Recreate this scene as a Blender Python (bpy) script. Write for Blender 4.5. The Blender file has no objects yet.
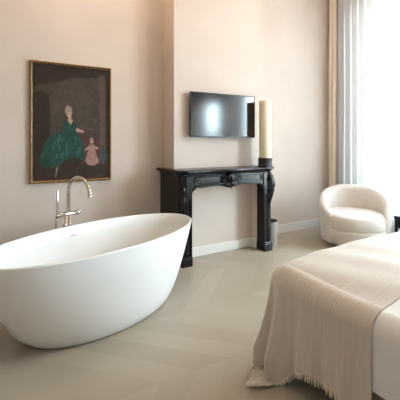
import bpy, bmesh, math, random
from mathutils import Vector, Matrix
random.seed(7)
scene = bpy.context.scene
COL = scene.collection
PI = math.pi

# ------------------------------------------------------------------ materials
def srgb(r, g, b):
    f = lambda c: (c / 12.92) if c <= 0.04045 else ((c + 0.055) / 1.055) ** 2.4
    return (f(r / 255), f(g / 255), f(b / 255), 1)

def mat(name, col, rough=0.6, metal=0.0, var=0.0, vscale=6.0, bump=0.0, bscale=60.0, spec=0.5, sss=0.0, coat=0.0, sheen=0.0):
    m = bpy.data.materials.new(name); m.use_nodes = True
    nt = m.node_tree; p = nt.nodes['Principled BSDF']
    p.inputs['Base Color'].default_value = col
    p.inputs['Roughness'].default_value = rough
    p.inputs['Metallic'].default_value = metal
    p.inputs['Specular IOR Level'].default_value = spec
    p.inputs['Coat Weight'].default_value = coat
    p.inputs['Sheen Weight'].default_value = sheen
    if sss:
        p.inputs['Subsurface Weight'].default_value = sss
        p.inputs['Subsurface Radius'].default_value = (0.06, 0.035, 0.015)
    tc = nt.nodes.new('ShaderNodeTexCoord')
    if var:
        n = nt.nodes.new('ShaderNodeTexNoise'); n.inputs['Scale'].default_value = vscale
        n.inputs['Detail'].default_value = 4
        nt.links.new(tc.outputs['Object'], n.inputs['Vector'])
        r = nt.nodes.new('ShaderNodeValToRGB')
        r.color_ramp.elements[0].position = 0.3; r.color_ramp.elements[1].position = 0.7
        r.color_ramp.elements[0].color = tuple(max(0, c * (1 - var)) for c in col[:3]) + (1,)
        r.color_ramp.elements[1].color = tuple(min(1, c * (1 + var)) for c in col[:3]) + (1,)
        nt.links.new(n.outputs['Fac'], r.inputs['Fac'])
        nt.links.new(r.outputs['Color'], p.inputs['Base Color'])
    if bump:
        n2 = nt.nodes.new('ShaderNodeTexNoise'); n2.inputs['Scale'].default_value = bscale
        n2.inputs['Detail'].default_value = 3
        nt.links.new(tc.outputs['Object'], n2.inputs['Vector'])
        b = nt.nodes.new('ShaderNodeBump'); b.inputs['Strength'].default_value = bump
        b.inputs['Distance'].default_value = 0.01
        nt.links.new(n2.outputs['Fac'], b.inputs['Height'])
        nt.links.new(b.outputs['Normal'], p.inputs['Normal'])
    return m

M = {}
M['wall'] = mat('limewash_plaster', srgb(211, 197, 186), 0.85, var=0.035, vscale=2.2, bump=0.05, bscale=14, spec=0.2)
M['ceiling'] = mat('ceiling_paint', srgb(228, 220, 210), 0.9, var=0.02, spec=0.2)
M['white_trim'] = mat('white_trim_paint', srgb(226, 222, 215), 0.45, var=0.015)
M['tub'] = mat('matt_white_stone', srgb(236, 235, 232), 0.32, var=0.008, spec=0.45)
M['chrome'] = mat('polished_steel', srgb(205, 200, 194), 0.14, metal=1.0, var=0.03)
M['dark_slot'] = mat('dark_slot', srgb(70, 68, 66), 0.5, var=0.05)
M['marble'] = mat('black_marble', srgb(15, 15, 18), 0.24, var=0.4, vscale=9, spec=0.4)
M['tv_case'] = mat('black_plastic', srgb(14, 15, 17), 0.38, var=0.1)
M['screen'] = mat('dark_glass_screen', srgb(6, 9, 12), 0.13, var=0.05, spec=0.8)
M['wax'] = mat('ivory_wax', srgb(240, 228, 203), 0.5, var=0.02, sss=0.25)
M['holder'] = mat('dark_iron', srgb(44, 42, 44), 0.5, metal=0.3, var=0.12)
M['bin'] = mat('grey_felt', srgb(178, 172, 164), 0.7, var=0.05, bump=0.1)
M['liner'] = mat('black_liner', srgb(16, 16, 16), 0.6, var=0.1)
M['boucle'] = mat('cream_boucle', srgb(222, 213, 205), 0.95, var=0.05, vscale=30, bump=0.45, bscale=120, spec=0.15, sheen=0.2)
M['black_wood'] = mat('black_stained_wood', srgb(22, 24, 26), 0.45, var=0.15)
M['duvet'] = mat('white_cotton', srgb(236, 234, 232), 0.9, var=0.012, bump=0.08, bscale=40, spec=0.2)
M['bed_base'] = mat('taupe_upholstery', srgb(168, 158, 148), 0.9, var=0.05, vscale=40, bump=0.2, bscale=200)
M['gold'] = mat('aged_gilt', srgb(128, 98, 58), 0.42, metal=0.55, var=0.25, vscale=30, bump=0.5, bscale=70)
M['linen'] = mat('beige_linen', srgb(230, 217, 202), 0.9, var=0.03, bump=0.1, bscale=80)
M['window_paint'] = mat('window_paint', srgb(236, 236, 234), 0.4, var=0.01)
M['lamp_metal'] = mat('brass_lamp', srgb(150, 120, 70), 0.35, metal=0.9, var=0.05)
M['fringe'] = mat('cream_fringe', srgb(222, 210, 194), 0.95, var=0.06, vscale=90)

def throw_mat():
    m = mat('woven_throw', srgb(204, 190, 171), 0.95, spec=0.12, sheen=0.15)
    nt = m.node_tree; p = nt.nodes['Principled BSDF']
    uv = nt.nodes.new('ShaderNodeUVMap'); uv.uv_map = 'UVMap'
    mp = nt.nodes.new('ShaderNodeMapping'); mp.inputs['Scale'].default_value = (1.2, 16, 1)
    n = nt.nodes.new('ShaderNodeTexNoise'); n.inputs['Scale'].default_value = 5; n.inputs['Detail'].default_value = 5
    r = nt.nodes.new('ShaderNodeValToRGB')
    r.color_ramp.elements[0].position = 0.3; r.color_ramp.elements[1].position = 0.7
    r.color_ramp.elements[0].color = srgb(204, 193, 182); r.color_ramp.elements[1].color = srgb(211, 201, 191)
    b = nt.nodes.new('ShaderNodeBump'); b.inputs['Strength'].default_value = 0.22; b.inputs['Distance'].default_value = 0.01
    L = nt.links
    L.new(uv.outputs['UV'], mp.inputs['Vector']); L.new(mp.outputs['Vector'], n.inputs['Vector'])
    L.new(n.outputs['Fac'], r.inputs['Fac']); L.new(r.outputs['Color'], p.inputs['Base Color'])
    L.new(n.outputs['Fac'], b.inputs['Height']); L.new(b.outputs['Normal'], p.inputs['Normal'])
    return m
M['throw'] = throw_mat()

def sheer_mat():
    m = bpy.data.materials.new('sheer_voile'); m.use_nodes = True
    nt = m.node_tree; nt.nodes.clear(); L = nt.links
    out = nt.nodes.new('ShaderNodeOutputMaterial')
    tl = nt.nodes.new('ShaderNodeBsdfTranslucent'); tl.inputs['Color'].default_value = (0.6, 0.63, 0.66, 1)
    df = nt.nodes.new('ShaderNodeBsdfDiffuse'); df.inputs['Color'].default_value = (0.88, 0.88, 0.88, 1)
    tr = nt.nodes.new('ShaderNodeBsdfTransparent'); tr.inputs['Color'].default_value = (0.97, 0.98, 1, 1)
    wv = nt.nodes.new('ShaderNodeTexNoise'); wv.inputs['Scale'].default_value = 220
    tc = nt.nodes.new('ShaderNodeTexCoord'); L.new(tc.outputs['Object'], wv.inputs['Vector'])
    mr = nt.nodes.new('ShaderNodeMapRange'); mr.inputs['To Min'].default_value = 0.05; mr.inputs['To Max'].default_value = 0.12
    L.new(wv.outputs['Fac'], mr.inputs['Value'])
    a = nt.nodes.new('ShaderNodeMixShader'); a.inputs[0].default_value = 0.4
    L.new(tl.outputs[0], a.inputs[1]); L.new(df.outputs[0], a.inputs[2])
    b = nt.nodes.new('ShaderNodeMixShader'); L.new(mr.outputs[0], b.inputs[0])
    L.new(a.outputs[0], b.inputs[1]); L.new(tr.outputs[0], b.inputs[2])
    L.new(b.outputs[0], out.inputs['Surface'])
    return m
M['sheer'] = sheer_mat()

def glass_mat():
    m = bpy.data.materials.new('window_glass'); m.use_nodes = True
    nt = m.node_tree; nt.nodes.clear(); L = nt.links
    out = nt.nodes.new('ShaderNodeOutputMaterial')
    tr = nt.nodes.new('ShaderNodeBsdfTransparent'); tr.inputs['Color'].default_value = (0.95, 0.97, 0.97, 1)
    gl = nt.nodes.new('ShaderNodeBsdfGlossy'); gl.inputs['Roughness'].default_value = 0.02
    mx = nt.nodes.new('ShaderNodeMixShader')
    mx.inputs[0].default_value = 0.05; L.new(tr.outputs[0], mx.inputs[1]); L.new(gl.outputs[0], mx.inputs[2])
    L.new(mx.outputs[0], out.inputs['Surface'])
    return m
M['glass'] = glass_mat()

def floor_mat():
    # pale oak chevron: columns 0.62 m wide, boards 0.19 m wide at 45 degrees
    m = mat('pale_chevron_boards', srgb(182, 170, 152), 0.42, spec=0.35)
    nt = m.node_tree; p = nt.nodes['Principled BSDF']; L = nt.links
    tc = nt.nodes.new('ShaderNodeTexCoord')
    mp = nt.nodes.new('ShaderNodeMapping'); mp.inputs['Rotation'].default_value = (0, 0, math.radians(0))
    L.new(tc.outputs['Object'], mp.inputs['Vector'])
    sx = nt.nodes.new('ShaderNodeSeparateXYZ'); L.new(mp.outputs['Vector'], sx.inputs[0])
    def mth(op, a, b=None):
        n = nt.nodes.new('ShaderNodeMath'); n.operation = op
        for i, v in enumerate((a, b)):
            if v is None: continue
            if isinstance(v, (int, float)): n.inputs[i].default_value = v
            else: L.new(v, n.inputs[i])
        return n.outputs[0]
    W = 0.62; B = 0.21
    u = mth('DIVIDE', mth('ADD', sx.outputs['Y'], 0.2), W)
    cell = mth('FLOOR', u)
    fr = mth('FRACT', u)
    par = mth('MODULO', mth('ABSOLUTE', cell), 2.0)
    sgn = mth('SUBTRACT', mth('MULTIPLY', par, 2.0), 1.0)
    off = mth('MULTIPLY', mth('MULTIPLY', mth('SUBTRACT', fr, 0.5), sgn), W * 1.0)
    v = mth('DIVIDE', mth('ADD', sx.outputs['X'], off), B)
    row = mth('FLOOR', v)
    cb = nt.nodes.new('ShaderNodeCombineXYZ'); L.new(cell, cb.inputs[0]); L.new(row, cb.inputs[1])
    wn = nt.nodes.new('ShaderNodeTexWhiteNoise'); L.new(cb.outputs[0], wn.inputs['Vector'])
    # grain
    nz = nt.nodes.new('ShaderNodeTexNoise'); nz.inputs['Scale'].default_value = 3.5; nz.inputs['Detail'].default_value = 6
    L.new(tc.outputs['Object'], nz.inputs['Vector'])
    mix = mth('ADD', mth('MULTIPLY', wn.outputs['Value'], 0.62), mth('MULTIPLY', nz.outputs['Fac'], 0.38))
    r = nt.nodes.new('ShaderNodeValToRGB')
    r.color_ramp.elements[0].position = 0.1; r.color_ramp.elements[1].position = 0.9
    r.color_ramp.elements[0].color = srgb(160, 148, 131); r.color_ramp.elements[1].color = srgb(172, 161, 145)
    L.new(mix, r.inputs['Fac'])
    # joints
    f2 = mth('FRACT', v); d = mth('MINIMUM', f2, mth('SUBTRACT', 1.0, f2))
    d3 = mth('MINIMUM', fr, mth('SUBTRACT', 1.0, fr))
    j = mth('MINIMUM', mth('MULTIPLY', d, B), mth('MULTIPLY', d3, W))
    jm = nt.nodes.new('ShaderNodeMapRange'); jm.inputs['From Max'].default_value = 0.004
    jm.inputs['To Min'].default_value = 0.95; jm.inputs['To Max'].default_value = 1.0
    L.new(j, jm.inputs['Value'])
    mu = nt.nodes.new('ShaderNodeMix'); mu.data_type = 'RGBA'; mu.blend_type = 'MULTIPLY'; mu.inputs[0].default_value = 1
    L.new(r.outputs['Color'], mu.inputs[6]); L.new(jm.outputs[0], mu.inputs[7])
    L.new(mu.outputs[2], p.inputs['Base Color'])
    return m
M['floor'] = floor_mat()

# ------------------------------------------------------------------ helpers
def link(name, bm, m, parent=None, smooth=True, bevel=0.0, subsurf=0, solid=0.0, seg=2):
    bmesh.ops.recalc_face_normals(bm, faces=bm.faces)
    me = bpy.data.meshes.new(name); bm.to_mesh(me); bm.free()
    for mm in (m if isinstance(m, (list, tuple)) else [m]): me.materials.append(mm)
    if smooth:
        for p in me.polygons: p.use_smooth = True
    o = bpy.data.objects.new(name, me); COL.objects.link(o)
    if parent: o.parent = parent
    if solid:
        s = o.modifiers.new('thick', 'SOLIDIFY'); s.thickness = solid; s.offset = 1
    if bevel:
        b = o.modifiers.new('round', 'BEVEL'); b.width = bevel; b.segments = seg; b.limit_method = 'ANGLE'; b.angle_limit = math.radians(35)
        b.harden_normals = False
        if smooth:
            me.set_sharp_from_angle(angle=math.radians(40))
    if subsurf:
        s = o.modifiers.new('smooth', 'SUBSURF'); s.levels = subsurf; s.render_levels = subsurf
    return o

def tag(o, label=None, cat=None, group=None, kind=None):
    if label: o['label'] = label
    if cat: o['category'] = cat
    if group: o['group'] = group
    if kind: o['kind'] = kind
    return o

def thing(name, label, cat, loc=(0, 0, 0), rotz=0, group=None):
    o = bpy.data.objects.new(name, None); COL.objects.link(o)
    o.location = loc; o.rotation_euler = (0, 0, rotz); o.empty_display_size = 0.1
    return tag(o, label, cat, group)

def box(bm, x0, x1, y0, y1, z0, z1):
    vs = [bm.verts.new((x, y, z)) for x in (x0, x1) for y in (y0, y1) for z in (z0, z1)]
    for q in ((0, 1, 3, 2), (4, 6, 7, 5), (0, 4, 5, 1), (2, 3, 7, 6), (0, 2, 6, 4), (1, 5, 7, 3)):
        bm.faces.new([vs[i] for i in q])

def bxbm(*a):
    bm = bmesh.new(); box(bm, *a); return bm

def lathe(bm, prof, n=40, cx=0, cy=0, sx=1, sy=1, close=False):
    rings = []
    for r, z in prof:
        if r < 1e-6: rings.append([bm.verts.new((cx, cy, z))])
        else: rings.append([bm.verts.new((cx + r * sx * math.cos(2 * PI * i / n), cy + r * sy * math.sin(2 * PI * i / n), z)) for i in range(n)])
    for a, b in zip(rings, rings[1:]):
        for i in range(n):
            j = (i + 1) % n
            if len(a) == 1 and len(b) == 1: continue
            if len(a) == 1: bm.faces.new((a[0], b[j], b[i]))
            elif len(b) == 1: bm.faces.new((a[i], a[j], b[0]))
            else: bm.faces.new((a[i], a[j], b[j], b[i]))

def tube(bm, pts, r, n=14, cap=True):
    pts = [Vector(p) for p in pts]
    rad = r if isinstance(r, (list, tuple)) else [r] * len(pts)
    t0 = (pts[1] - pts[0]).normalized()
    up = Vector((0, 0, 1)) if abs(t0.z) < 0.9 else Vector((1, 0, 0))
    nrm = t0.cross(up).normalized()
    rings = []
    for i, p in enumerate(pts):
        if i == 0: t = t0
        elif i == len(pts) - 1: t = (pts[i] - pts[i - 1]).normalized()
        else: t = ((pts[i] - pts[i - 1]).normalized() + (pts[i + 1] - pts[i]).normalized()).normalized()
        nrm = (nrm - t * nrm.dot(t)).normalized(); bn = t.cross(nrm)
        rings.append([bm.verts.new(p + (nrm * math.cos(2 * PI * k / n) + bn * math.sin(2 * PI * k / n)) * rad[i]) for k in range(n)])
    for a, b in zip(rings, rings[1:]):
        for k in range(n):
            j = (k + 1) % n; bm.faces.new((a[k], a[j], b[j], b[k]))
    if cap:
        bm.faces.new(rings[0][::-1]); bm.faces.new(rings[-1])

def prism(bm, pts, y0, y1, fn=None):
    """extrude a closed 2D outline (a, b) from y0 to y1; fn maps (a, y, b) to a point."""
    fn = fn or (lambda a, y, b: (a, y, b))
    A = [bm.verts.new(fn(a, y0, b)) for a, b in pts]; B = [bm.verts.new(fn(a, y1, b)) for a, b in pts]
    bm.faces.new(A[::-1]); bm.faces.new(B)
    n = len(pts)
    for i in range(n):
        j = (i + 1) % n; bm.faces.new((A[i], A[j], B[j], B[i]))

def ball(bm, c, rx, ry, rz, u=14, v=9):
    mtx = Matrix.Translation(c) @ Matrix.Diagonal((rx, ry, rz, 1))
    bmesh.ops.create_uvsphere(bm, u_segments=u, v_segments=v, radius=1, matrix=mtx)

# ------------------------------------------------------------------ room
XW = 4.38       # window wall
YB = 3.60       # alcove wall behind tub
YF = 3.33       # chimney breast front
BX0, BX1 = 1.603, 2.765
XL, YK, ZC = -3.4, -3.8, 3.75
TH = 0.2
def struct(name, bm, m, parent=None, **k):
    o = link(name, bm, m, parent, smooth=False, **k)
    if parent is None: tag(o, kind='structure')
    return o
struct('floor', bxbm(XL - TH, XW + 0.45, YK - TH, YB + TH, -0.1, 0), M['floor'])
struct('ceiling', bxbm(XL - TH, XW + 0.45, YK - TH, YB + TH, ZC, ZC + 0.1), M['ceiling'])
struct('wall_back', bxbm(XL - TH, XW + 0.4, YB, YB + TH, 0, ZC), M['wall'])
struct('wall_front', bxbm(XL - TH, XW + 0.45, YK - TH, YK, 0, ZC), M['wall'])
struct('wall_left', bxbm(XL - TH, XL, YK, YB, 0, ZC), M['wall'])
# chimney breast with the two plastered cheeks inside the mantel
bm = bmesh.new()
box(bm, BX0, BX1, YF, YB, 0, ZC)
struct('wall_fireplace', bm, M['wall'])
bm = bmesh.new()
box(bm, 1.625, 1.69, 3.215, YF, 0, 0.79); box(bm, 2.635, 2.70, 3.215, YF, 0, 0.79)
box(bm, 1.625, 2.70, 3.215, YF, 0.79, 0.86)
struct('trim_1', bm, M['wall'])
# window wall with three openings
# (inner y0, inner y1, outer y0, outer y1, sill, head): deep openings with splayed reveals
WINS = [(1.45, 3.22, 1.80, 2.76, 0.35, 3.20), (0.18, 1.48, 0.40, 1.26, 0.35, 3.20), (-1.50, -0.20, -1.28, -0.42, 0.35, 2.30)]
DEP = 0.35
bm = bmesh.new()
edges_in = [YK] + sorted(v for w in WINS for v in w[:2]) + [YB]
edges_out = [YK] + sorted(v for w in WINS for v in w[2:4]) + [YB]
for q in range(0, len(edges_in), 2):
    a, b, c, d = edges_in[q], edges_in[q + 1], edges_out[q], edges_out[q + 1]
    prism(bm, [(XW, a), (XW, b), (XW + DEP, d), (XW + DEP, c)], 0, ZC, lambda p, z, y: (p, y, z))
for a, b, c, d, z0, z1 in WINS:
    pl = [(XW, a), (XW, b), (XW + DEP, d), (XW + DEP, c)]
    prism(bm, pl, 0, z0, lambda p, z, y: (p, y, z)); prism(bm, pl, z1, ZC, lambda p, z, y: (p, y, z))
struct('wall_right', bm, M['wall'])
for i, (ia_, ib_, a, b, z0, z1) in enumerate(WINS):
    w = tag(bpy.data.objects.new('window_%d' % (i + 1), None), kind='structure'); COL.objects.link(w)
    w.location = (XW + DEP - 0.06, (a + b) / 2, z0)
    h = z1 - z0; hw = (b - a) / 2
    bm = bmesh.new(); F = 0.06
    for s in (-1, 1): box(bm, -0.04, 0.04, min(s * hw, s * (hw - F)), max(s * hw, s * (hw - F)), 0, h)
    box(bm, -0.04, 0.04, -hw + F, hw - F, 0, F); box(bm, -0.04, 0.04, -hw + F, hw - F, h - F, h)
    link('window_frame', bm, M['window_paint'], w, smooth=False)
    tz = (2.39 - z0) if z1 > 3 else (1.5 - z0)
    link('transom', bxbm(-0.045, 0.045, -hw + F, hw - F, tz - 0.04, tz + 0.04), M['window_paint'], w, smooth=False)
    link('mullion', bxbm(-0.035, 0.035, -0.025, 0.025, F, tz - 0.04), M['window_paint'], w, smooth=False)
    link('window_glass', bxbm(-0.004, 0.004, -hw + F, hw - F, F, h - F), M['glass'], w, smooth=False)
    link('window_sill', bxbm(-0.27, -0.045, -hw, hw, 0.0, 0.02), M['window_paint'], w, smooth=False)
    # light portal in the opening helps sample the sky; it emits nothing itself
    ld = bpy.data.lights.new('daylight_portal', 'AREA'); ld.shape = 'RECTANGLE'; ld.size = h; ld.size_y = 2 * hw
    ld.cycles.is_portal = True
    lo = bpy.data.objects.new('daylight_portal', ld); COL.objects.link(lo)
    lo.location = (XW + DEP + 0.01, (a + b) / 2, (z0 + z1) / 2); lo.rotation_euler = (0, PI / 2, 0)

def skirting(name, x0, x1, y0, y1, h=0.12):
    bm = bmesh.new(); box(bm, x0, x1, y0, y1, 0, h)
    o = struct(name, bm, M['white_trim'], bevel=0.006); return o
T = 0.018
skirting('baseboard_left', XL, BX0, YB - T, YB)
skirting('baseboard_right', BX1, XW, YB - T, YB)
skirting('baseboard_fireplace', 1.69, 2.635, YF - T, YF, 0.105)
skirting('baseboard_cheek', 2.635 - T, 2.635, 3.215, YF - T, 0.105)
skirting('baseboard_breast', BX1, BX1 + T, YF, YB - T)
skirting('baseboard_window', XW - T, XW, YK, YB - T)
skirting('baseboard_side', XL, XL + T, YK, YB - T)

# ------------------------------------------------------------------ bathtub
TUB = (0.68, 2.60); TA = 0.386
tub = thing('bathtub', 'large oval freestanding white bathtub on the pale floor', 'bathtub', (TUB[0], TUB[1], 0), TA)
A, B_, H = 0.88, 0.425, 0.574
a2, b2 = 0.585, 0.350
N = 96
def ring(bm, a, b, z, ex=2.0):
    v = []
    for i in range(N):
        t = 2 * PI * i / N; c, s = math.cos(t), math.sin(t)
        v.append(bm.verts.new((a * math.copysign(abs(c) ** (2 / ex), c), b * math.copysign(abs(s) ** (2 / ex), s), z)))
    return v
bm = bmesh.new(); rings = []
rings.append(ring(bm, a2 - 0.03, b2 - 0.03, 0.004)); rings.append(ring(bm, a2 - 0.008, b2 - 0.008, 0.006))
for k in range(0, 15):
    t = k / 14; e = t ** 0.68
    z = 0.016 + (H - 0.012 - 0.016) * t
    rings.append(ring(bm, a2 + (A - a2) * e, b2 + (B_ - b2) * e, z))
for a, z in ((0.002, H - 0.004), (-0.004, H), (-0.012, H), (-0.018, H - 0.004)):
    rings.append(ring(bm, A + a - 0.0, B_ + a - 0.0, z))
ia, ib, zb = 0.44, 0.215, 0.13
for k in range(1, 15):
    t = k / 14
    e = math.cos(t * PI / 2) ** 0.55
    z = (H - 0.02) + (zb - H + 0.02) * (t ** 1.0)
    z = (H - 0.02) - (H - 0.02 - zb) * math.sin(t * PI / 2) ** 0.85
    rings.append(ring(bm, ia + (A - 0.022 - ia) * (1 - t ** 1.5), ib + (B_ - 0.022 - ib) * (1 - t ** 1.5), z))
rings.append(ring(bm, ia * 0.6, ib * 0.6, zb - 0.006)); rings.append(ring(bm, ia * 0.2, ib * 0.2, zb - 0.01))
for a, b in zip(rings, rings[1:]):
    for i in range(N):
        j = (i + 1) % N; bm.faces.new((a[i], a[j], b[j], b[i]))
bm.faces.new(rings[0][::-1]); bm.faces.new(rings[-1])
link('tub_shell', bm, M['tub'], tub)
bm = bmesh.new(); lathe(bm, [(0, zb + 0.006), (0.03, zb + 0.004), (0.034, zb - 0.006), (0, zb - 0.006)], 24)
link('drain', bm, M['chrome'], tub)
# overflow slot in the far inner wall
bm = bmesh.new()
pts = [(0.026 * math.cos(2 * PI * i / 20) , 0.004 * math.sin(2 * PI * i / 20)) for i in range(20)]
prism(bm, pts, -0.012, 0.0, lambda a, y, b: (a - 0.035, B_ - 0.053 + y - b * 0.3, H - 0.068 + b))
tag(link('overflow', bm, M['chrome'], tub), 'narrow metal overflow slot')

# ------------------------------------------------------------------ floor-standing bath mixer
def tubw(x, y):  # tub local to world
    c, s = math.cos(TA), math.sin(TA); return (TUB[0] + x * c - y * s, TUB[1] + x * s + y * c)
fx, fy = 0.497, 3.049
FX = (fx, fy)
fau = thing('bath_mixer', 'tall polished floor-standing bath mixer with arched spout behind the tub', 'faucet', (fx, fy, 0), TA)
bm = bmesh.new()
lathe(bm, [(0, 0), (0.05, 0), (0.05, 0.008), (0.047, 0.012), (0, 0.012)], 32, -0.012, 0)
link('floor_plate', bm, M['chrome'], fau)
bm = bmesh.new()
tube(bm, [(-0.03, 0, 0.012), (-0.03, 0, 0.645)], 0.0105); tube(bm, [(0.006, 0, 0.012), (0.006, 0, 0.645)], 0.0105)
link('riser', bm, M['chrome'], fau)
bm = bmesh.new()
P = [(-0.005, 0, 0.67 + 0.01 * k) for k in range(0, 16)]
R = 0.15
for k in range(1, 25):
    a = PI * k / 24 * 0.93
    P.append((-0.005, -R + R * math.cos(a), 0.825 + R * math.sin(a)))
d = Vector(P[-1]) - Vector(P[-2]); P.append(tuple(Vector(P[-1]) + d.normalized() * 0.02))
tube(bm, P, 0.0145)
link('spout', bm, M['chrome'], fau)
bm = bmesh.new(); e = Vector(P[-1]); dd = d.normalized()
tube(bm, [e - dd * 0.012, e, e + dd * 0.022], [0.0155, 0.0175, 0.0175])
link('aerator', bm, M['chrome'], fau)
bm = bmesh.new()
tube(bm, [(-0.095, 0, 0.66), (-0.09, 0, 0.66), (0.06, 0, 0.66), (0.065, 0, 0.66)], [0.014, 0.018, 0.018, 0.014], 18)
link('mixer_body', bm, M['chrome'], fau)
bm = bmesh.new()
tube(bm, [(0.065, 0, 0.66), (0.069, 0, 0.66), (0.094, 0, 0.66), (0.098, 0, 0.66)], [0.014, 0.021, 0.021, 0.017], 18)
tube(bm, [(0.084, 0, 0.668), (0.128, -0.01, 0.674)], [0.006, 0.005], 10)
link('control_lever', bm, M['chrome'], fau)
bm = bmesh.new()
tube(bm, [(-0.105, -0.002, 0.64), (-0.105, -0.002, 0.70), (-0.105, -0.002, 0.86), (-0.105, -0.002, 0.87)], [0.008, 0.0095, 0.0095, 0.007], 12)
link('hand_shower', bm, M['chrome'], fau)
bm = bmesh.new()
tube(bm, [(-0.09, 0, 0.66), (-0.105, -0.002, 0.66), (-0.118, -0.003, 0.66)], [0.016, 0.017, 0.012], 14)
link('shower_holder', bm, M['chrome'], fau)
bm = bmesh.new(); hp = []
for k in range(24):
    t = k / 23
    hp.append((-0.105 + 0.06 * t ** 1.6 , 0.012 + 0.03 * math.sin(PI * t), 0.64 - 0.25 * math.sin(PI * t * 0.92) + 0.0 * t))
tube(bm, hp, 0.006, 10)
link('shower_hose', bm, M['chrome'], fau)

# ------------------------------------------------------------------ painting
PX0, PX1, PZ0, PZ1, PY = 0.238, 1.0, 0.868, 2.026, YB - 0.001
pw, ph = PX1 - PX0, PZ1 - PZ0
pic = thing('painting', 'old dark portrait of lady in green gown with small child, thin gilt frame', 'painting', (PX0, PY, PZ0))
bm = bmesh.new()
FW = 0.024
prof = [(0, 0), (0, -0.022), (0.004, -0.03), (0.010, -0.032), (0.016, -0.027), (0.021, -0.024), (FW, -0.018), (FW, 0)]
cs = [(0, 0, 1, 1), (pw, 0, -1, 1), (pw, ph, -1, -1), (0, ph, 1, -1)]
cr = [[bm.verts.new((x + ix * a, y, z + iz * a)) for a, y in prof] for x, z, ix, iz in cs]
for i in range(4):
    a, b = cr[i], cr[(i + 1) % 4]
    for k in range(len(prof)):
        l = (k + 1) % len(prof); bm.faces.new((a[k], b[k], b[l], a[l]))
o = link('picture_frame', bm, M['gold'], pic, smooth=False)
tag(o, 'narrow moulded gilt frame')
# canvas: flat patches of paint on one mesh
paints = {}
def pm(name, r, g, b):
    if name not in paints:
        paints[name] = (len(paints), mat('oil_' + name, srgb(r, g, b), 0.38, var=0.22, vscale=26, bump=0.15, bscale=60, spec=0.4))
    return paints[name][0]
bm = bmesh.new()
lay = [0]
def patch(pts, mi):
    """outline in photo-style canvas coords: x 0..1 to the right, y 0..1 downwards"""
    lay[0] += 1
    y = -0.012 - 0.00012 * lay[0]
    vs = [bm.verts.new((FW + (pw - 2 * FW) * min(1, max(0, x)), y, FW + (ph - 2 * FW) * (1 - min(1, max(0, v))))) for x, v in pts]
    f = bm.faces.new(vs); f.material_index = mi
def oval(cx, cy, rx, ry, mi, n=16, wob=0.0):
    patch([(cx + rx * (1 + wob * random.uniform(-1, 1)) * math.cos(2 * PI * i / n), cy + ry * (1 + wob * random.uniform(-1, 1)) * math.sin(2 * PI * i / n)) for i in range(n)], mi)
wallc = pm('umber', 66, 55, 46); dk = pm('dark_brown', 46, 33, 26); fl = pm('floor_brown', 52, 36, 29)
red = pm('madder', 78, 46, 42); pil = pm('rose_grey', 84, 66, 59); gr1 = pm('green', 30, 68, 58); gr2 = pm('deep_green', 22, 58, 46)
gr3 = pm('light_green', 54, 100, 86); skin = pm('flesh', 168, 134, 112); hair = pm('powder', 136, 122, 106); pink = pm('pale_rose', 146, 115, 106)
pk2 = pm('rose', 160, 112, 102); teal = pm('slate', 52, 66, 70); hal = pm('soft_umber', 71, 60, 50)
patch([(0, 0), (1, 0), (1, 1), (0, 1)], wallc)
oval(0.52, 0.34, 0.26, 0.24, hal, 22, 0.12)
patch([(0, 0), (1, 0), (1, 0.07), (0.5, 0.1), (0, 0.2)], dk)
patch([(0, 0.25), (0.10, 0.23), (0.2, 0.26), (0.215, 0.5), (0.22, 0.93), (0, 0.95)], dk)
patch([(0.0, 0.88), (1, 0.85), (1, 1), (0, 1)], fl)
patch([(0.62, 0.62), (0.93, 0.635), (0.93, 0.88), (0.60, 0.86)], red)
patch([(0.86, 0.06), (0.94, 0.05), (0.95, 0.86), (0.88, 0.86)], pil)
patch([(0.955, 0.05), (1, 0.05), (1, 0.87), (0.965, 0.87)], dk)
patch([(0.62, 0.53), (0.80, 0.545), (0.80, 0.565), (0.62, 0.55)], pil)
oval(0.80, 0.48, 0.025, 0.03, pil, 10)
oval(0.92, 0.79, 0.05, 0.07, teal, 12, 0.15)
def LS(p): return [(x - 0.025, y + 0.012) for x, y in p]
# the lady: wide gown, bodice, shawl, neck, head, tall powdered hair
patch(LS([(0.43, 0.56), (0.55, 0.555), (0.66, 0.65), (0.70, 0.75), (0.66, 0.82), (0.55, 0.86), (0.38, 0.87), (0.22, 0.88), (0.10, 0.83), (0.13, 0.76), (0.17, 0.66), (0.25, 0.60), (0.35, 0.575)]), gr1)
patch(LS([(0.36, 0.86), (0.43, 0.815), (0.52, 0.795), (0.60, 0.80), (0.66, 0.83), (0.58, 0.87), (0.45, 0.88)]), dk)
patch(LS([(0.10, 0.82), (0.2, 0.77), (0.28, 0.84), (0.22, 0.885), (0.12, 0.86)]), gr2)
rs = random.Random(4)
for k in range(46):                                   # short brush strokes for the folds of the silk
    a = rs.uniform(-1, 1); q = rs.uniform(0, 1)
    x = 0.43 + a * (0.09 + 0.17 * q) - 0.03 * q; y = 0.605 + 0.185 * q
    dx = 0.022 * a + rs.uniform(-0.012, 0.012); ln = rs.uniform(0.016, 0.034); wd = rs.uniform(0.006, 0.013)
    patch([(x - wd, y), (x, y - ln * 0.4), (x + wd, y), (x + dx + wd * 0.7, y + ln), (x + dx, y + ln * 1.25), (x + dx - wd * 0.7, y + ln)], gr3 if k % 3 else gr2)
patch(LS([(0.40, 0.49), (0.46, 0.46), (0.52, 0.46), (0.57, 0.49), (0.60, 0.56), (0.55, 0.60), (0.42, 0.60), (0.39, 0.55)]), gr1)
patch(LS([(0.40, 0.55), (0.50, 0.57), (0.60, 0.54), (0.61, 0.59), (0.50, 0.615), (0.42, 0.60)]), gr2)
patch(LS([(0.45, 0.46), (0.53, 0.46), (0.50, 0.51)]), skin)
patch(LS([(0.57, 0.53), (0.68, 0.555), (0.67, 0.575), (0.57, 0.565)]), skin)
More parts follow.
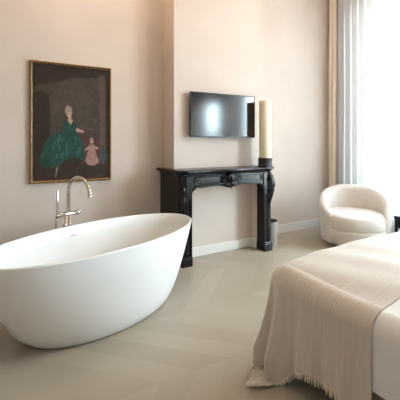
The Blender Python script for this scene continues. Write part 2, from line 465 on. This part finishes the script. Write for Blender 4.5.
patch(LS([(0.47, 0.43), (0.505, 0.43), (0.51, 0.475), (0.465, 0.475)]), skin)
oval(0.445, 0.397, 0.052, 0.05, hair, 16, 0.1)
oval(0.458, 0.427, 0.028, 0.028, skin, 14)
# the child: pale rose dress
patch([(0.72, 0.69), (0.79, 0.69), (0.80, 0.74), (0.86, 0.85), (0.80, 0.885), (0.70, 0.875), (0.665, 0.84), (0.70, 0.76)], pink)
patch([(0.74, 0.76), (0.77, 0.76), (0.80, 0.87), (0.75, 0.875)], pk2)
patch([(0.72, 0.70), (0.66, 0.735), (0.665, 0.75), (0.72, 0.73)], skin)
patch([(0.79, 0.70), (0.85, 0.72), (0.845, 0.74), (0.79, 0.73)], skin)
oval(0.755, 0.66, 0.026, 0.027, skin, 12); oval(0.752, 0.645, 0.024, 0.016, hair, 12)
# light stroke trailing under the gown
patch([(0.285, 0.90), (0.30, 0.885), (0.315, 0.885), (0.295, 0.93), (0.285, 0.975), (0.275, 0.975)], hair)
link('canvas', bm, [mat_ for _, mat_ in sorted(paints.values(), key=lambda t: t[0])], pic, smooth=False)
link('backing', bxbm(FW, pw - FW, -0.010, 0, FW, ph - FW), M['liner'], pic, smooth=False)

# ------------------------------------------------------------------ fireplace surround (black marble)
MX0, MX1, MYF, MZ = 1.56, 2.765, 3.09, 0.975
MC = (MX0 + MX1) / 2
man = thing('fireplace_surround', 'ornate black marble fireplace surround against the chimney breast', 'fireplace surround', (MC, YF, 0))
def P_(x, y, z): return (x - MC, y - YF, z)
# shelf: serpentine plan, moulded edge
def shelf_plan(off):
    x0, x1 = 1.512 + off, 2.812 - off; yf = 3.03 + off
    pts = [(x0, YF - 0.001)] if False else []
    pts += [(x0, 3.33), (x0, 3.17)]
    pts += [(x0 + 0.012, 3.10), (x0 + 0.045, 3.065 + off * .3), (x0 + 0.085, yf + 0.012)]
    n = 20
    for k in range(n + 1):
        t = k / n; x = x0 + 0.10 + (x1 - x0 - 0.20) * t
        pts.append((x, yf + 0.022 * math.sin(PI * 2 * abs(t - 0.5)) ** 2 - 0.0))
    pts += [(x1 - 0.085, yf + 0.012), (x1 - 0.045, 3.065 + off * .3), (x1 - 0.012, 3.10), (x1, 3.17), (x1, 3.33)]
    return pts
bm = bmesh.new(); layers = []
for off, z in ((0.05, 0.915), (0.045, 0.928), (0.03, 0.936), (0.024, 0.945), (0.008, 0.948), (0.0, 0.955), (0.0, 0.968), (0.006, MZ)):
    layers.append([bm.verts.new(P_(x, y, z)) for x, y in shelf_plan(off)])
for a, b in zip(layers, layers[1:]):
    n = len(a)
    for i in range(n): bm.faces.new((a[i], a[(i + 1) % n], b[(i + 1) % n], b[i]))
bm.faces.new(layers[0][::-1]); bm.faces.new(layers[-1])
link('shelf', bm, M['marble'], man, smooth=False)
# return of the shelf along the left flank of the breast
bm = bmesh.new()
for off, z0, z1 in ((0.04, 0.915, 0.936), (0.02, 0.936, 0.948), (0.0, 0.948, MZ)):
    box(bm, 1.512 + off - MC, BX0 - 0.002 - MC, 0.0005, YB - YF - 0.002, z0, z1)
link('shelf_return', bm, M['marble'], man, smooth=False, bevel=0.004)
# frieze with arched opening
OX0, OX1 = 1.69, 2.635
bm = bmesh.new()
out = [(1.585, 0.915), (1.585, 0.70), (OX0, 0.70)]
r = 0.075
for k in range(9):
    a = PI - k / 8 * PI / 2; out.append((OX0 + r + r * math.cos(a), 0.715 + r * math.sin(a)))
n = 24
for k in range(1, n):
    t = k / n; x = OX0 + r + (OX1 - OX0 - 2 * r) * t
    out.append((x, 0.79 + 0.004 * math.sin(2 * PI * 2 * t - PI / 2) - 0.018 * math.exp(-((t - 0.5) / 0.09) ** 2)))
for k in range(9):
    a = PI / 2 - k / 8 * PI / 2; out.append((OX1 - r + r * math.cos(a), 0.715 + r * math.sin(a)))
out += [(OX1, 0.70), (2.74, 0.70), (2.74, 0.915)]
prism(bm, out, 3.10, 3.21, lambda a, y, b: P_(a, y, b))
link('frieze', bm, M['marble'], man, smooth=False, bevel=0.004)
# moulded lip following the opening
lip = [P_(OX0 - 0.006, 3.096, 0.01)] + [P_(x - (0.006 if x < OX0 + 0.02 else -0.006 if x > OX1 - 0.02 else 0), 3.096, z + (0.008 if OX0 + 0.04 < x < OX1 - 0.04 else 0.003)) for x, z in out[3:-3]] + [P_(OX1 + 0.006, 3.096, 0.01)]
bm = bmesh.new(); tube(bm, lip, 0.011, 8); link('opening_moulding', bm, M['marble'], man)
# two sunk panels: each a raised moulding frame with an inner field
for x0, x1 in ((1.735, 2.045), (2.29, 2.60)):
    bm = bmesh.new()
    c = [(x0, 0.83), (x0 + 0.02, 0.822), (x1 - 0.02, 0.822), (x1, 0.83), (x1 + 0.008, 0.86), (x1, 0.892), (x1 - 0.02, 0.90), (x0 + 0.02, 0.90), (x0, 0.892), (x0 - 0.008, 0.86), (x0, 0.83)]
    tube(bm, [P_(x, 3.097, z) for x, z in c], 0.0095, 8)
    inn = [(x0 + 0.03, 0.843), (x1 - 0.03, 0.843), (x1 - 0.022, 0.86), (x1 - 0.03, 0.879), (x0 + 0.03, 0.879), (x0 + 0.022, 0.86)]
    prism(bm, inn, 3.092, 3.102, lambda a, y, b: P_(a, y, b))
    link('frieze_panel', bm, M['marble'], man, smooth=False)
# carved cartouche: shell, scrolls and leaves
bm = bmesh.new()
ball(bm, P_(MC, 3.075, 0.868), 0.04, 0.035, 0.05)
ball(bm, P_(MC, 3.05, 0.855), 0.02, 0.025, 0.028)
for k in range(-3, 4):
    a = k * 0.36
    tube(bm, [P_(MC, 3.065, 0.86), P_(MC + 0.045 * math.sin(a), 3.055, 0.86 + 0.05 * math.cos(a)), P_(MC + 0.068 * math.sin(a), 3.07, 0.86 + 0.072 * math.cos(a))], [0.006, 0.012, 0.005], 8)
for s in (-1, 1):
    sp = []
    for k in range(22):
        a = k / 21 * 2.6 * PI; rr = 0.036 * (1 - k / 26)
        sp.append(P_(MC + s * (0.068 + rr * math.cos(a)), 3.08, 0.835 + rr * math.sin(a)))
    tube(bm, sp, [0.011 * (1 - k / 40) for k in range(22)], 8)
    tube(bm, [P_(MC + s * 0.03, 3.07, 0.82), P_(MC + s * 0.06, 3.075, 0.79), P_(MC + s * 0.11, 3.09, 0.80), P_(MC + s * 0.135, 3.095, 0.825)], [0.014, 0.014, 0.009, 0.003], 8)
    tube(bm, [P_(MC + s * 0.05, 3.07, 0.88), P_(MC + s * 0.085, 3.075, 0.90), P_(MC + s * 0.12, 3.09, 0.885)], [0.012, 0.011, 0.004], 8)
tube(bm, [P_(MC, 3.06, 0.84), P_(MC, 3.062, 0.79), P_(MC, 3.085, 0.755)], [0.022, 0.018, 0.004], 10)
link('cartouche', bm, M['marble'], man)
for s, lx0, lx1 in ((-1, 1.575, OX0), (1, OX1, 2.75)):
    cx = (lx0 + lx1) / 2
    bm = bmesh.new()
    box(bm, lx0 - MC, lx1 - MC, 3.10 - YF, 3.215 - YF, 0.0, 0.70)
    leg = link('leg', bm, M['marble'], man, smooth=False, bevel=0.004)
    # scrolled console on the outer corner, turned outwards
    ang = s * math.radians(32)
    ox, oy = cx + s * 0.018, 3.125
    def CF(a, y, b, ox=ox, oy=oy, ang=ang):
        # a = outward distance, y = across, b = height
        return P_(ox + a * math.sin(ang) + y * math.cos(ang), oy - a * math.cos(ang) + y * math.sin(ang), b)
    pf = []
    for k in range(25):
        z = 0.91 - 0.80 * k / 24
        if z > 0.62: a = 0.03 + 0.045 * math.sin(PI * (0.91 - z) / 0.29) ** 0.8 + 0.012
        else: a = 0.042 - 0.022 * math.sin(PI * (0.62 - z) / 0.52)
        pf.append((a, z))
    pf = [(0.0, 0.91)] + pf + [(0.0, 0.11)]
    bm = bmesh.new(); prism(bm, pf, -0.034, 0.034, CF)
    link('console', bm, M['marble'], leg, smooth=False, bevel=0.005)
    bm = bmesh.new()
    for zc_, rr in ((0.83, 0.024), (0.70, 0.02)):
        for yy in (-0.036, 0.036):
            tube(bm, [CF(0.045, yy - 0.006, zc_), CF(0.045, yy + 0.006, zc_)], rr, 16)
    ball(bm, CF(0.075, 0, 0.77), 0.028, 0.022, 0.05)
    tube(bm, [CF(0.07, 0, 0.72), CF(0.055, 0, 0.63), CF(0.03, 0, 0.52)], [0.024, 0.016, 0.004], 8)
    link('leaf_carving', bm, M['marble'], leg)
    bm = bmesh.new()
    w = 0.006
    box(bm, lx0 - w - MC, lx1 - MC, 3.068 - YF, 3.215 - YF, 0, 0.085)
    box(bm, lx0 - w + 0.004 - MC, lx1 - MC, 3.075 - YF, 3.213 - YF, 0.085, 0.105)
    link('plinth', bm, M['marble'], leg, smooth=False, bevel=0.006)
    # upper block joining leg and frieze
    bm = bmesh.new(); box(bm, lx0 - MC, lx1 - MC, 3.088 - YF, 3.10 - YF, 0.66, 0.912)
    link('corner_block', bm, M['marble'], leg, smooth=False, bevel=0.004)
# flank panels
bm = bmesh.new(); box(bm, MX0 - MC, 1.60 - MC, 3.13 - YF, YB - YF - 0.002, 0, 0.915)
link('side_panel', bm, M['marble'], man, smooth=False, bevel=0.004)
bm = bmesh.new(); box(bm, 2.725 - MC, MX1 - MC, 3.13 - YF, -0.001, 0, 0.915)
link('side_panel', bm, M['marble'], man, smooth=False, bevel=0.004)

# ------------------------------------------------------------------ television
TX0, TX1, TZ0, TZ1 = 1.770, 2.642, 1.313, 1.806
TYF = 3.262
tv = thing('tv', 'flat black wall-mounted television above the fireplace', 'television', ((TX0 + TX1) / 2, YF, TZ0))
w, h = (TX1 - TX0) / 2, TZ1 - TZ0
link('housing', bxbm(-w, w, TYF + 0.004 - YF, TYF + 0.034 - YF, 0, h), M['tv_case'], tv, smooth=False, bevel=0.004)
bm = bmesh.new(); y = TYF + 0.0025 - YF
box(bm, -w, -w + 0.009, y - 0.004, y + 0.002, 0, h); box(bm, w - 0.009, w, y - 0.004, y + 0.002, 0, h)
box(bm, -w + 0.009, w - 0.009, y - 0.004, y + 0.002, 0, 0.014); box(bm, -w + 0.009, w - 0.009, y - 0.004, y + 0.002, h - 0.009, h)
link('bezel', bm, M['tv_case'], tv, smooth=False)
tag(link('screen', bxbm(-w + 0.009, w - 0.009, y - 0.001, y + 0.002, 0.014, h - 0.009), M['screen'], tv, smooth=False), 'dark switched-off glossy screen')
link('sensor', bxbm(-0.02, 0.02, y - 0.003, y + 0.006, -0.006, 0.0), M['tv_case'], tv, smooth=False)
link('wall_bracket', bxbm(-0.16, 0.16, TYF + 0.034 - YF, -0.001, 0.12, h - 0.12), M['tv_case'], tv, smooth=False)

# ------------------------------------------------------------------ candle and its holder on the shelf
CX, CY = 2.705, 3.15
bm = bmesh.new()
lathe(bm, [(0, 0), (0.088, 0), (0.09, 0.004), (0.088, 0.012), (0.082, 0.02), (0.082, 0.088), (0.085, 0.096), (0.085, 0.1), (0.079, 0.1), (0.076, 0.094), (0.074, 0.02), (0, 0.02)], 40)
o = link('candle_holder', bm, M['holder'], smooth=True); o.location = (CX, CY, MZ)
tag(o, 'round dark metal candle holder on the right end of the mantel', 'candle holder')
cd = thing('candle', 'very tall thick ivory pillar candle standing on the mantel', 'candle', (CX, CY, MZ + 0.021))
ct = 1.745 - MZ - 0.021
bm = bmesh.new()
lathe(bm, [(0, 0), (0.068, 0), (0.0705, 0.004), (0.0705, ct - 0.008), (0.068, ct), (0.058, ct - 0.002), (0.03, ct - 0.012), (0, ct - 0.014)], 48)
link('wax_body', bm, M['wax'], cd)
bm = bmesh.new(); tube(bm, [(0, 0, ct - 0.016), (0.001, 0, ct - 0.006), (0.004, 0, ct + 0.006)], 0.0018, 8)
tag(link('wick', bm, M['liner'], cd), 'short black wick')

# ------------------------------------------------------------------ waste bin
wb = thing('waste_bin', 'small round grey waste bin beside the fireplace', 'waste bin', (2.90, 3.27, 0))
bm = bmesh.new()
lathe(bm, [(0, 0), (0.072, 0), (0.076, 0.004), (0.082, 0.285), (0.082, 0.29), (0.077, 0.29), (0.070, 0.012), (0, 0.012)], 40)
link('body', bm, M['bin'], wb)
bm = bmesh.new()
lathe(bm, [(0.0835, 0.286), (0.0845, 0.29), (0.083, 0.295), (0.080, 0.296), (0.076, 0.29), (0.066, 0.03), (0, 0.025), (0, 0.03), (0.0655, 0.034), (0.0735, 0.285), (0.080, 0.2935), (0.0825, 0.2905)], 40)
tag(link('bin_liner', bm, M['liner'], wb), 'black liner folded over the rim')

# ------------------------------------------------------------------ barrel armchair
ch = thing('armchair', 'cream rounded barrel armchair by the window', 'armchair', (3.79, 2.75, 0), math.atan2(-2.72, -3.79) + math.radians(9))
# local +x is the front
def arc_shell(bm):
    nphi, prev, first = 60, None, None
    span = math.radians(133)
    for i in range(nphi + 1):
        f = -1 + 2 * i / nphi; phi = PI + f * span
        af = abs(f)
        ht = 0.40 + 0.30 * (1 - min(1, max(0, (af - 0.10)) / 0.90) ** 1.7) if af < 1 else 0.40
        endk = math.sqrt(max(0.0, 1 - max(0, (af - 0.93) / 0.07) ** 2)) * 0.97 + 0.03
        ro_t, ri_t = 0.418, 0.418 - 0.115 + 0.04 * af ** 2
        thick = (ro_t - ri_t) * endk
        mid = (ro_t + ri_t) / 2
        sec = []
        # outer side from the bottom up, then over the rounded top, then down the inner side
        for t in (0.0, 0.03, 0.2, 0.45, 0.7, 0.88):
            z = 0.05 + (ht - 0.05) * t
            sec.append((mid + thick / 2 - 0.035 * (1 - t) ** 1.6 - (0.012 if t == 0 else 0), z))
        for k in range(1, 8):
            a = PI * k / 8
            sec.append((mid + thick / 2 * math.cos(a), 0.05 + (ht - 0.05) * 0.88 + (ht - 0.05) * 0.12 * math.sin(a) * 1.0))
        for t in (0.88, 0.7, 0.5, 0.3, 0.0):
            z = 0.05 + (ht - 0.05) * t
            sec.append((mid - thick / 2, z))
        vs = [bm.verts.new((rr * math.cos(phi) * 1.0, rr * math.sin(phi), z)) for rr, z in sec]
        if prev:
            n = len(vs)
            for k in range(n): bm.faces.new((prev[k], vs[k], vs[(k + 1) % n], prev[(k + 1) % n]))
        else: first = vs
        prev = vs
    bm.faces.new(first); bm.faces.new(prev[::-1])
bm = bmesh.new(); arc_shell(bm)
link('backrest', bm, M['boucle'], ch, subsurf=1)
def seat_ring(bm, z, rb, xf, ins=0.0):
    v = []
    for i in range(56):
        t = 2 * PI * i / 56; c, s = math.cos(t), math.sin(t)
        ex = 2.5
        x = (xf if c > 0 else rb) * math.copysign(abs(c) ** (2 / ex), c); y = rb * 1.0 * math.copysign(abs(s) ** (2 / ex), s)
        v.append(bm.verts.new((x * (1 - ins), y * (1 - ins), z)))
    return v
bm = bmesh.new()
R_ = [seat_ring(bm, z, rb, xf, ins) for z, rb, xf, ins in ((0.235, 0.33, 0.36, 0.12), (0.2385, 0.345, 0.40, 0.008), (0.245, 0.345, 0.405, 0), (0.33, 0.33, 0.415, 0), (0.375, 0.33, 0.41, 0.0), (0.395, 0.328, 0.40, 0.03), (0.405, 0.32, 0.39, 0.10), (0.412, 0.31, 0.38, 0.35), (0.415, 0.31, 0.36, 0.7))]
for a, b in zip(R_, R_[1:]):
    for i in range(56): bm.faces.new((a[i], a[(i + 1) % 56], b[(i + 1) % 56], b[i]))
bm.faces.new(R_[0][::-1]); bm.faces.new(R_[-1])
link('seat_cushion', bm, M['boucle'], ch)
bm = bmesh.new()
R_ = [seat_ring(bm, z, rb, xf, 0) for z, rb, xf in ((0.05, 0.32, 0.31), (0.055, 0.34, 0.34), (0.12, 0.345, 0.375), (0.20, 0.35, 0.40), (0.231, 0.345, 0.405), (0.235, 0.335, 0.392))]
for a, b in zip(R_, R_[1:]):
    for i in range(56): bm.faces.new((a[i], a[(i + 1) % 56], b[(i + 1) % 56], b[i]))
bm.faces.new(R_[0][::-1]); bm.faces.new(R_[-1])
link('seat_base', bm, M['boucle'], ch)
for a in (45, 135, 225, 315):
    bm = bmesh.new(); x, y = 0.28 * math.cos(math.radians(a)), 0.28 * math.sin(math.radians(a))
    lathe(bm, [(0, 0), (0.022, 0), (0.026, 0.052), (0, 0.052)], 18, x, y)
    link('foot', bm, M['black_wood'], ch)

# ------------------------------------------------------------------ low black side table by the window
st = thing('side_table', 'low black side table beside the armchair under the window', 'side table', (4.14, 2.22, 0))
link('table_top', bxbm(-0.11, 0.11, -0.18, 0.18, 0.355, 0.39), M['black_wood'], st, smooth=False, bevel=0.006)
link('apron', bxbm(-0.09, 0.09, -0.16, 0.16, 0.25, 0.355), M['black_wood'], st, smooth=False, bevel=0.003)
for sx in (-1, 1):
    for sy in (-1, 1):
        bm = bmesh.new(); x, y = sx * 0.088, sy * 0.158
        box(bm, x - 0.015, x + 0.015, y - 0.015, y + 0.015, 0, 0.352)
        link('leg', bm, M['black_wood'], st, smooth=False, bevel=0.002)

# ------------------------------------------------------------------ bed
EX0, EX1, EY1, EY0 = 1.335, 3.12, 1.47, -0.62     # mattress edges
bed = thing('bed', 'large double bed with taupe base, in the foreground', 'bed', ((EX0 + EX1) / 2, (EY0 + EY1) / 2, 0))
bxc, byc = (EX0 + EX1) / 2, (EY0 + EY1) / 2
hx, hyy = (EX1 - EX0) / 2, (EY1 - EY0) / 2
link('bed_base', bxbm(-hx + 0.02, hx - 0.02, -hyy, hyy - 0.02, 0.07, 0.30), M['bed_base'], bed, smooth=False, bevel=0.02, seg=3)
link('mattress', bxbm(-hx + 0.025, hx - 0.025, -hyy + 0.005, hyy - 0.025, 0.30, 0.525), M['duvet'], bed, smooth=False, bevel=0.04, seg=3)
for sx in (-1, 1):
    for sy in (-1, 1):
        bm = bmesh.new(); lathe(bm, [(0, 0), (0.025, 0), (0.028, 0.071), (0, 0.071)], 18, sx * (hx - 0.12), sy * (hyy - 0.12))
        link('leg', bm, M['black_wood'], bed)

def drape(x0, x1, y0, y1, lu, lr, lv, ztop, r, zfloor, nu, nv, fold, flare, puff, seed, freq=26, drop=0.0):
    """cloth over the foot end of the bed: unfolded coords u (across), v (along)."""
    rnd = random.Random(seed); ph = [1.3, 4.1, 2.2] + [rnd.uniform(0, 6.28) for _ in range(5)]
    bm = bmesh.new(); uvl = bm.loops.layers.uv.new('UVMap'); grid = []; uvs = {}
    us = [x0 - lu + (x1 + lr - x0 + lu) * i / nu for i in range(nu + 1)]
    # finer sampling around the visible left fall
    us = []
    n1 = int(nu * 0.55); n2 = int(nu * 0.3); n3 = nu - n1 - n2
    for i in range(n1): us.append(x0 - lu + (lu + 0.12) * i / n1)
    for i in range(n2): us.append(x0 + 0.12 + (x1 - x0 - 0.12) * i / n2)
    for i in range(n3 + 1): us.append(x1 + lr * i / n3)
    vs_ = [y0 + (y1 + lv - y0) * j / nv for j in range(nv + 1)]
    for u in us:
        row = []
        for v in vs_:
            du = x0 - u if u < x0 else (u - x1 if u > x1 else 0.0)
            dv = max(0.0, v - y1)
            sx = -1 if u < x0 else 1
            d = math.hypot(du, dv)
            bx, by = min(max(u, x0), x1), min(v, y1)
            # soft crown of the bedding
            px = (bx - x0) / (x1 - x0); crown = puff * (1 - (2 * px - 1) ** 4)
            crown += 0.004 * math.sin(9 * bx + ph[0]) * math.sin(7 * by + ph[1]) + 0.0025 * math.sin(23 * bx + ph[2] + 8 * by)
            if d < 1e-9:
                p = Vector((bx, by, ztop + crown))
            else:
                nx, ny = sx * du / d, dv / d
                dc = (y1 - by) if dv == 0 else (min(bx - x0, x1 - bx) + dv if du == 0 else dv * 0.55)
                d *= 1 + drop * math.exp(-(dc / 0.11) ** 2) * min(1, d / 0.35)
                ang = math.atan2(dv, du) if u < x0 or u > x1 else PI / 2
                if du > 0 and dv == 0: s = by - y1; cw = math.exp(-((y1 - by) / 0.16) ** 2)
                elif du > 0: s = ang * 0.28; cw = 1.0
                else: s = 0.28 * PI / 2 + min(bx - x0, x1 - bx); cw = math.exp(-(min(bx - x0, x1 - bx) / 0.2) ** 2)
                if d < r * PI / 2:
                    a = d / r; outw = r * math.sin(a); down = r * (1 - math.cos(a))
                else:
                    outw = r; down = r + d - r * PI / 2
                k = max(0.0, (down - r * 0.5)); 
                kk = min(1.0, k / 0.4)
                outw += flare * kk ** 2 * cw
                fw = fold * kk * (0.22 + 0.78 * cw)
                outw += fw * (math.sin(freq * s + ph[3]) + 0.45 * math.sin(freq * 2.3 * s + ph[4]) * kk)
                hz = ztop - down
                if hz < zfloor:
                    ex = zfloor - hz
                    outw += ex * 0.9
                    hz = zfloor + 0.012 * abs(math.sin(40 * s + ph[5])) * min(1, ex / 0.03)
                p = Vector((bx + nx * outw, by + ny * outw, hz + crown * max(0, 1 - down / 0.1)))
            vt = bm.verts.new(p); uvs[vt] = (u, v); row.append(vt)
        grid.append(row)
    for a, b in zip(grid, grid[1:]):
        for j in range(nv):
            f = bm.faces.new((a[j], b[j], b[j + 1], a[j + 1]))
            for lp in f.loops: lp[uvl].uv = uvs[lp.vert]
    return bm, grid

R0 = 0.068
bm, g = drape(EX0 + 0.05, EX1 - 0.05, EY0 + 0.01, EY1 - 0.05, 0.335, 0.335, 0.335, 0.545, R0, 0.02, 110, 90, 0.006, 0.01, 0.05, 3, 14)
dv = link('duvet', bm, M['duvet'], solid=0.018)
tag(dv, 'plain white duvet spread over the bed', 'duvet')
# the near edge of the throw lies on top of the duvet, its left fall reaches the floor at the corner
bm, g = drape(EX0 + 0.05, EX1 - 0.05, 0.86, EY1 - 0.05, 0.49, 0.45, 0.33, 0.568, 0.094, 0.012, 150, 130, 0.03, 0.06, 0.05, 11, 34, 0.46)
hem = [tuple(g[0][j].co) for j in range(len(g[0]))]
hem_in = [tuple(g[1][j].co) for j in range(len(g[0]))]
foot_hem = [tuple(g[i][-1].co) for i in range(len(g))]
foot_in = [tuple(g[i][-2].co) for i in range(len(g))]
th = link('throw_blanket', bm, M['throw'], solid=0.006)
tag(th, 'beige woven throw with fringed hem draped across the foot of the bed', 'throw')
# fringe along the hem
bm = bmesh.new()
def fringe(line, inner, step):
    for q in range(len(line) - 1):
        a, b = Vector(line[q]), Vector(line[q + 1]); ia_, ib_ = Vector(inner[q]), Vector(inner[q + 1])
        n = max(1, int((b - a).length / step))
        for k in range(n):
            t = k / n; p = a.lerp(b, t); d = (p - ia_.lerp(ib_, t)).normalized()
            l = random.uniform(0.022, 0.034)
            e = p + d * l + Vector((random.uniform(-.005, .005), random.uniform(-.005, .005), 0))
            if e.z < 0.006: e.z = 0.006
            m_ = p.lerp(e, 0.5) + Vector((random.uniform(-.003, .003), random.uniform(-.003, .003), 0.002))
            tube(bm, [p - d * 0.004, m_, e], [0.0028, 0.0032, 0.002], 5)
fringe(hem, hem_in, 0.0065); fringe(foot_hem, foot_in, 0.012)
fo = link('fringe', bm, M['fringe'], th)
tag(fo, 'short pale fringe along the hem')

# ------------------------------------------------------------------ curtains
def curtain(name, y0, y1, x, z0, z1, amp, nf, m, label, cat, seed):
    rnd = random.Random(seed); bm = bmesh.new(); n = nf * 12; rows = 24; g = []
    phs = [rnd.uniform(-0.5, 0.5) for _ in range(nf + 2)]
    for r_ in range(rows + 1):
        tz = r_ / rows; z = z1 + (z0 - z1) * tz; row = []
        for i in range(n + 1):
            t = i / n; q = t * nf
            a = amp * (0.75 + 0.25 * tz) * (1 + 0.35 * phs[int(q)])
            xx = x + a * math.sin(2 * PI * q + 0.3 * math.sin(3 * tz + phs[int(q)])) + 0.006 * math.sin(5 * tz + q)
            yy = y0 + (y1 - y0) * t + 0.008 * math.sin(4 * PI * q)
            row.append(bm.verts.new((xx, yy, z)))
        g.append(row)
    for a, b in zip(g, g[1:]):
        for i in range(n): bm.faces.new((a[i], a[i + 1], b[i + 1], b[i]))
    o = link(name, bm, m); tag(o, label, cat); return o
curtain('sheer_curtain', 1.95, 3.40, 4.305, 0.015, ZC - 0.005, 0.026, 13, M['sheer'], 'sheer white curtain glowing in front of the bright window', 'curtain', 5)
o = curtain('linen_curtain', 3.41, 3.53, 4.29, 0.012, ZC - 0.005, 0.03, 2, M['linen'], 'narrow beige linen curtain gathered in the corner beside the sheer', 'curtain', 8)

# ------------------------------------------------------------------ ceiling lamps (out of frame overhead)
def ceiling_lamp(x, y, label, power):
    t = thing('ceiling_lamp', label, 'lamp', (x, y, ZC))
    bm = bmesh.new(); lathe(bm, [(0, 0), (0.11, 0), (0.11, -0.02), (0.10, -0.03), (0, -0.03)], 32); link('canopy', bm, M['lamp_metal'], t)
    bm = bmesh.new(); lathe(bm, [(0.10, -0.03), (0.10, -0.06), (0.095, -0.06), (0.095, -0.03)], 32); link('shade_ring', bm, M['lamp_metal'], t)
    ld = bpy.data.lights.new('ceiling_bulb', 'POINT'); ld.energy = power; ld.color = (1.0, 0.71, 0.45); ld.shadow_soft_size = 0.08
    lo = bpy.data.objects.new('ceiling_bulb', ld); COL.objects.link(lo); lo.parent = t; lo.location = (0, 0, -0.16)
ceiling_lamp(0.7, 2.9, 'small brass ceiling lamp above the bathtub', 26)
ceiling_lamp(2.9, 1.6, 'small brass ceiling lamp above the bed', 32)

# ------------------------------------------------------------------ daylight
w = bpy.data.worlds.new('overcast_day'); scene.world = w; w.use_nodes = True
nt = w.node_tree; bg = nt.nodes['Background']
tc = nt.nodes.new('ShaderNodeTexCoord'); sp = nt.nodes.new('ShaderNodeSeparateXYZ'); rp = nt.nodes.new('ShaderNodeValToRGB')
nt.links.new(tc.outputs['Generated'], sp.inputs[0]); 
mr = nt.nodes.new('ShaderNodeMapRange'); mr.inputs['From Min'].default_value = -1
nt.links.new(sp.outputs['Z'], mr.inputs['Value']); nt.links.new(mr.outputs[0], rp.inputs['Fac'])
rp.color_ramp.elements[0].position = 0.40; rp.color_ramp.elements[0].color = (0.42, 0.43, 0.44, 1)
rp.color_ramp.elements[1].position = 0.56; rp.color_ramp.elements[1].color = (0.72, 0.885, 1.0, 1)
nt.links.new(rp.outputs['Color'], bg.inputs['Color']); bg.inputs['Strength'].default_value = 38.0

# ------------------------------------------------------------------ camera
cam = bpy.data.cameras.new('camera'); co = bpy.data.objects.new('camera', cam); COL.objects.link(co)
co.location = (0, 0, 1.25); co.rotation_euler = (PI / 2, 0, -math.radians(30))
cam.sensor_width = 36; cam.lens = 36 * 346 / 400; cam.shift_y = -(57 / 400); cam.clip_start = 0.02
scene.camera = co
scene.view_settings.view_transform = 'Standard'; scene.view_settings.look = 'None'
scene.view_settings.exposure = 0.18; scene.view_settings.gamma = 1.0
scene.view_settings.use_curve_mapping = False
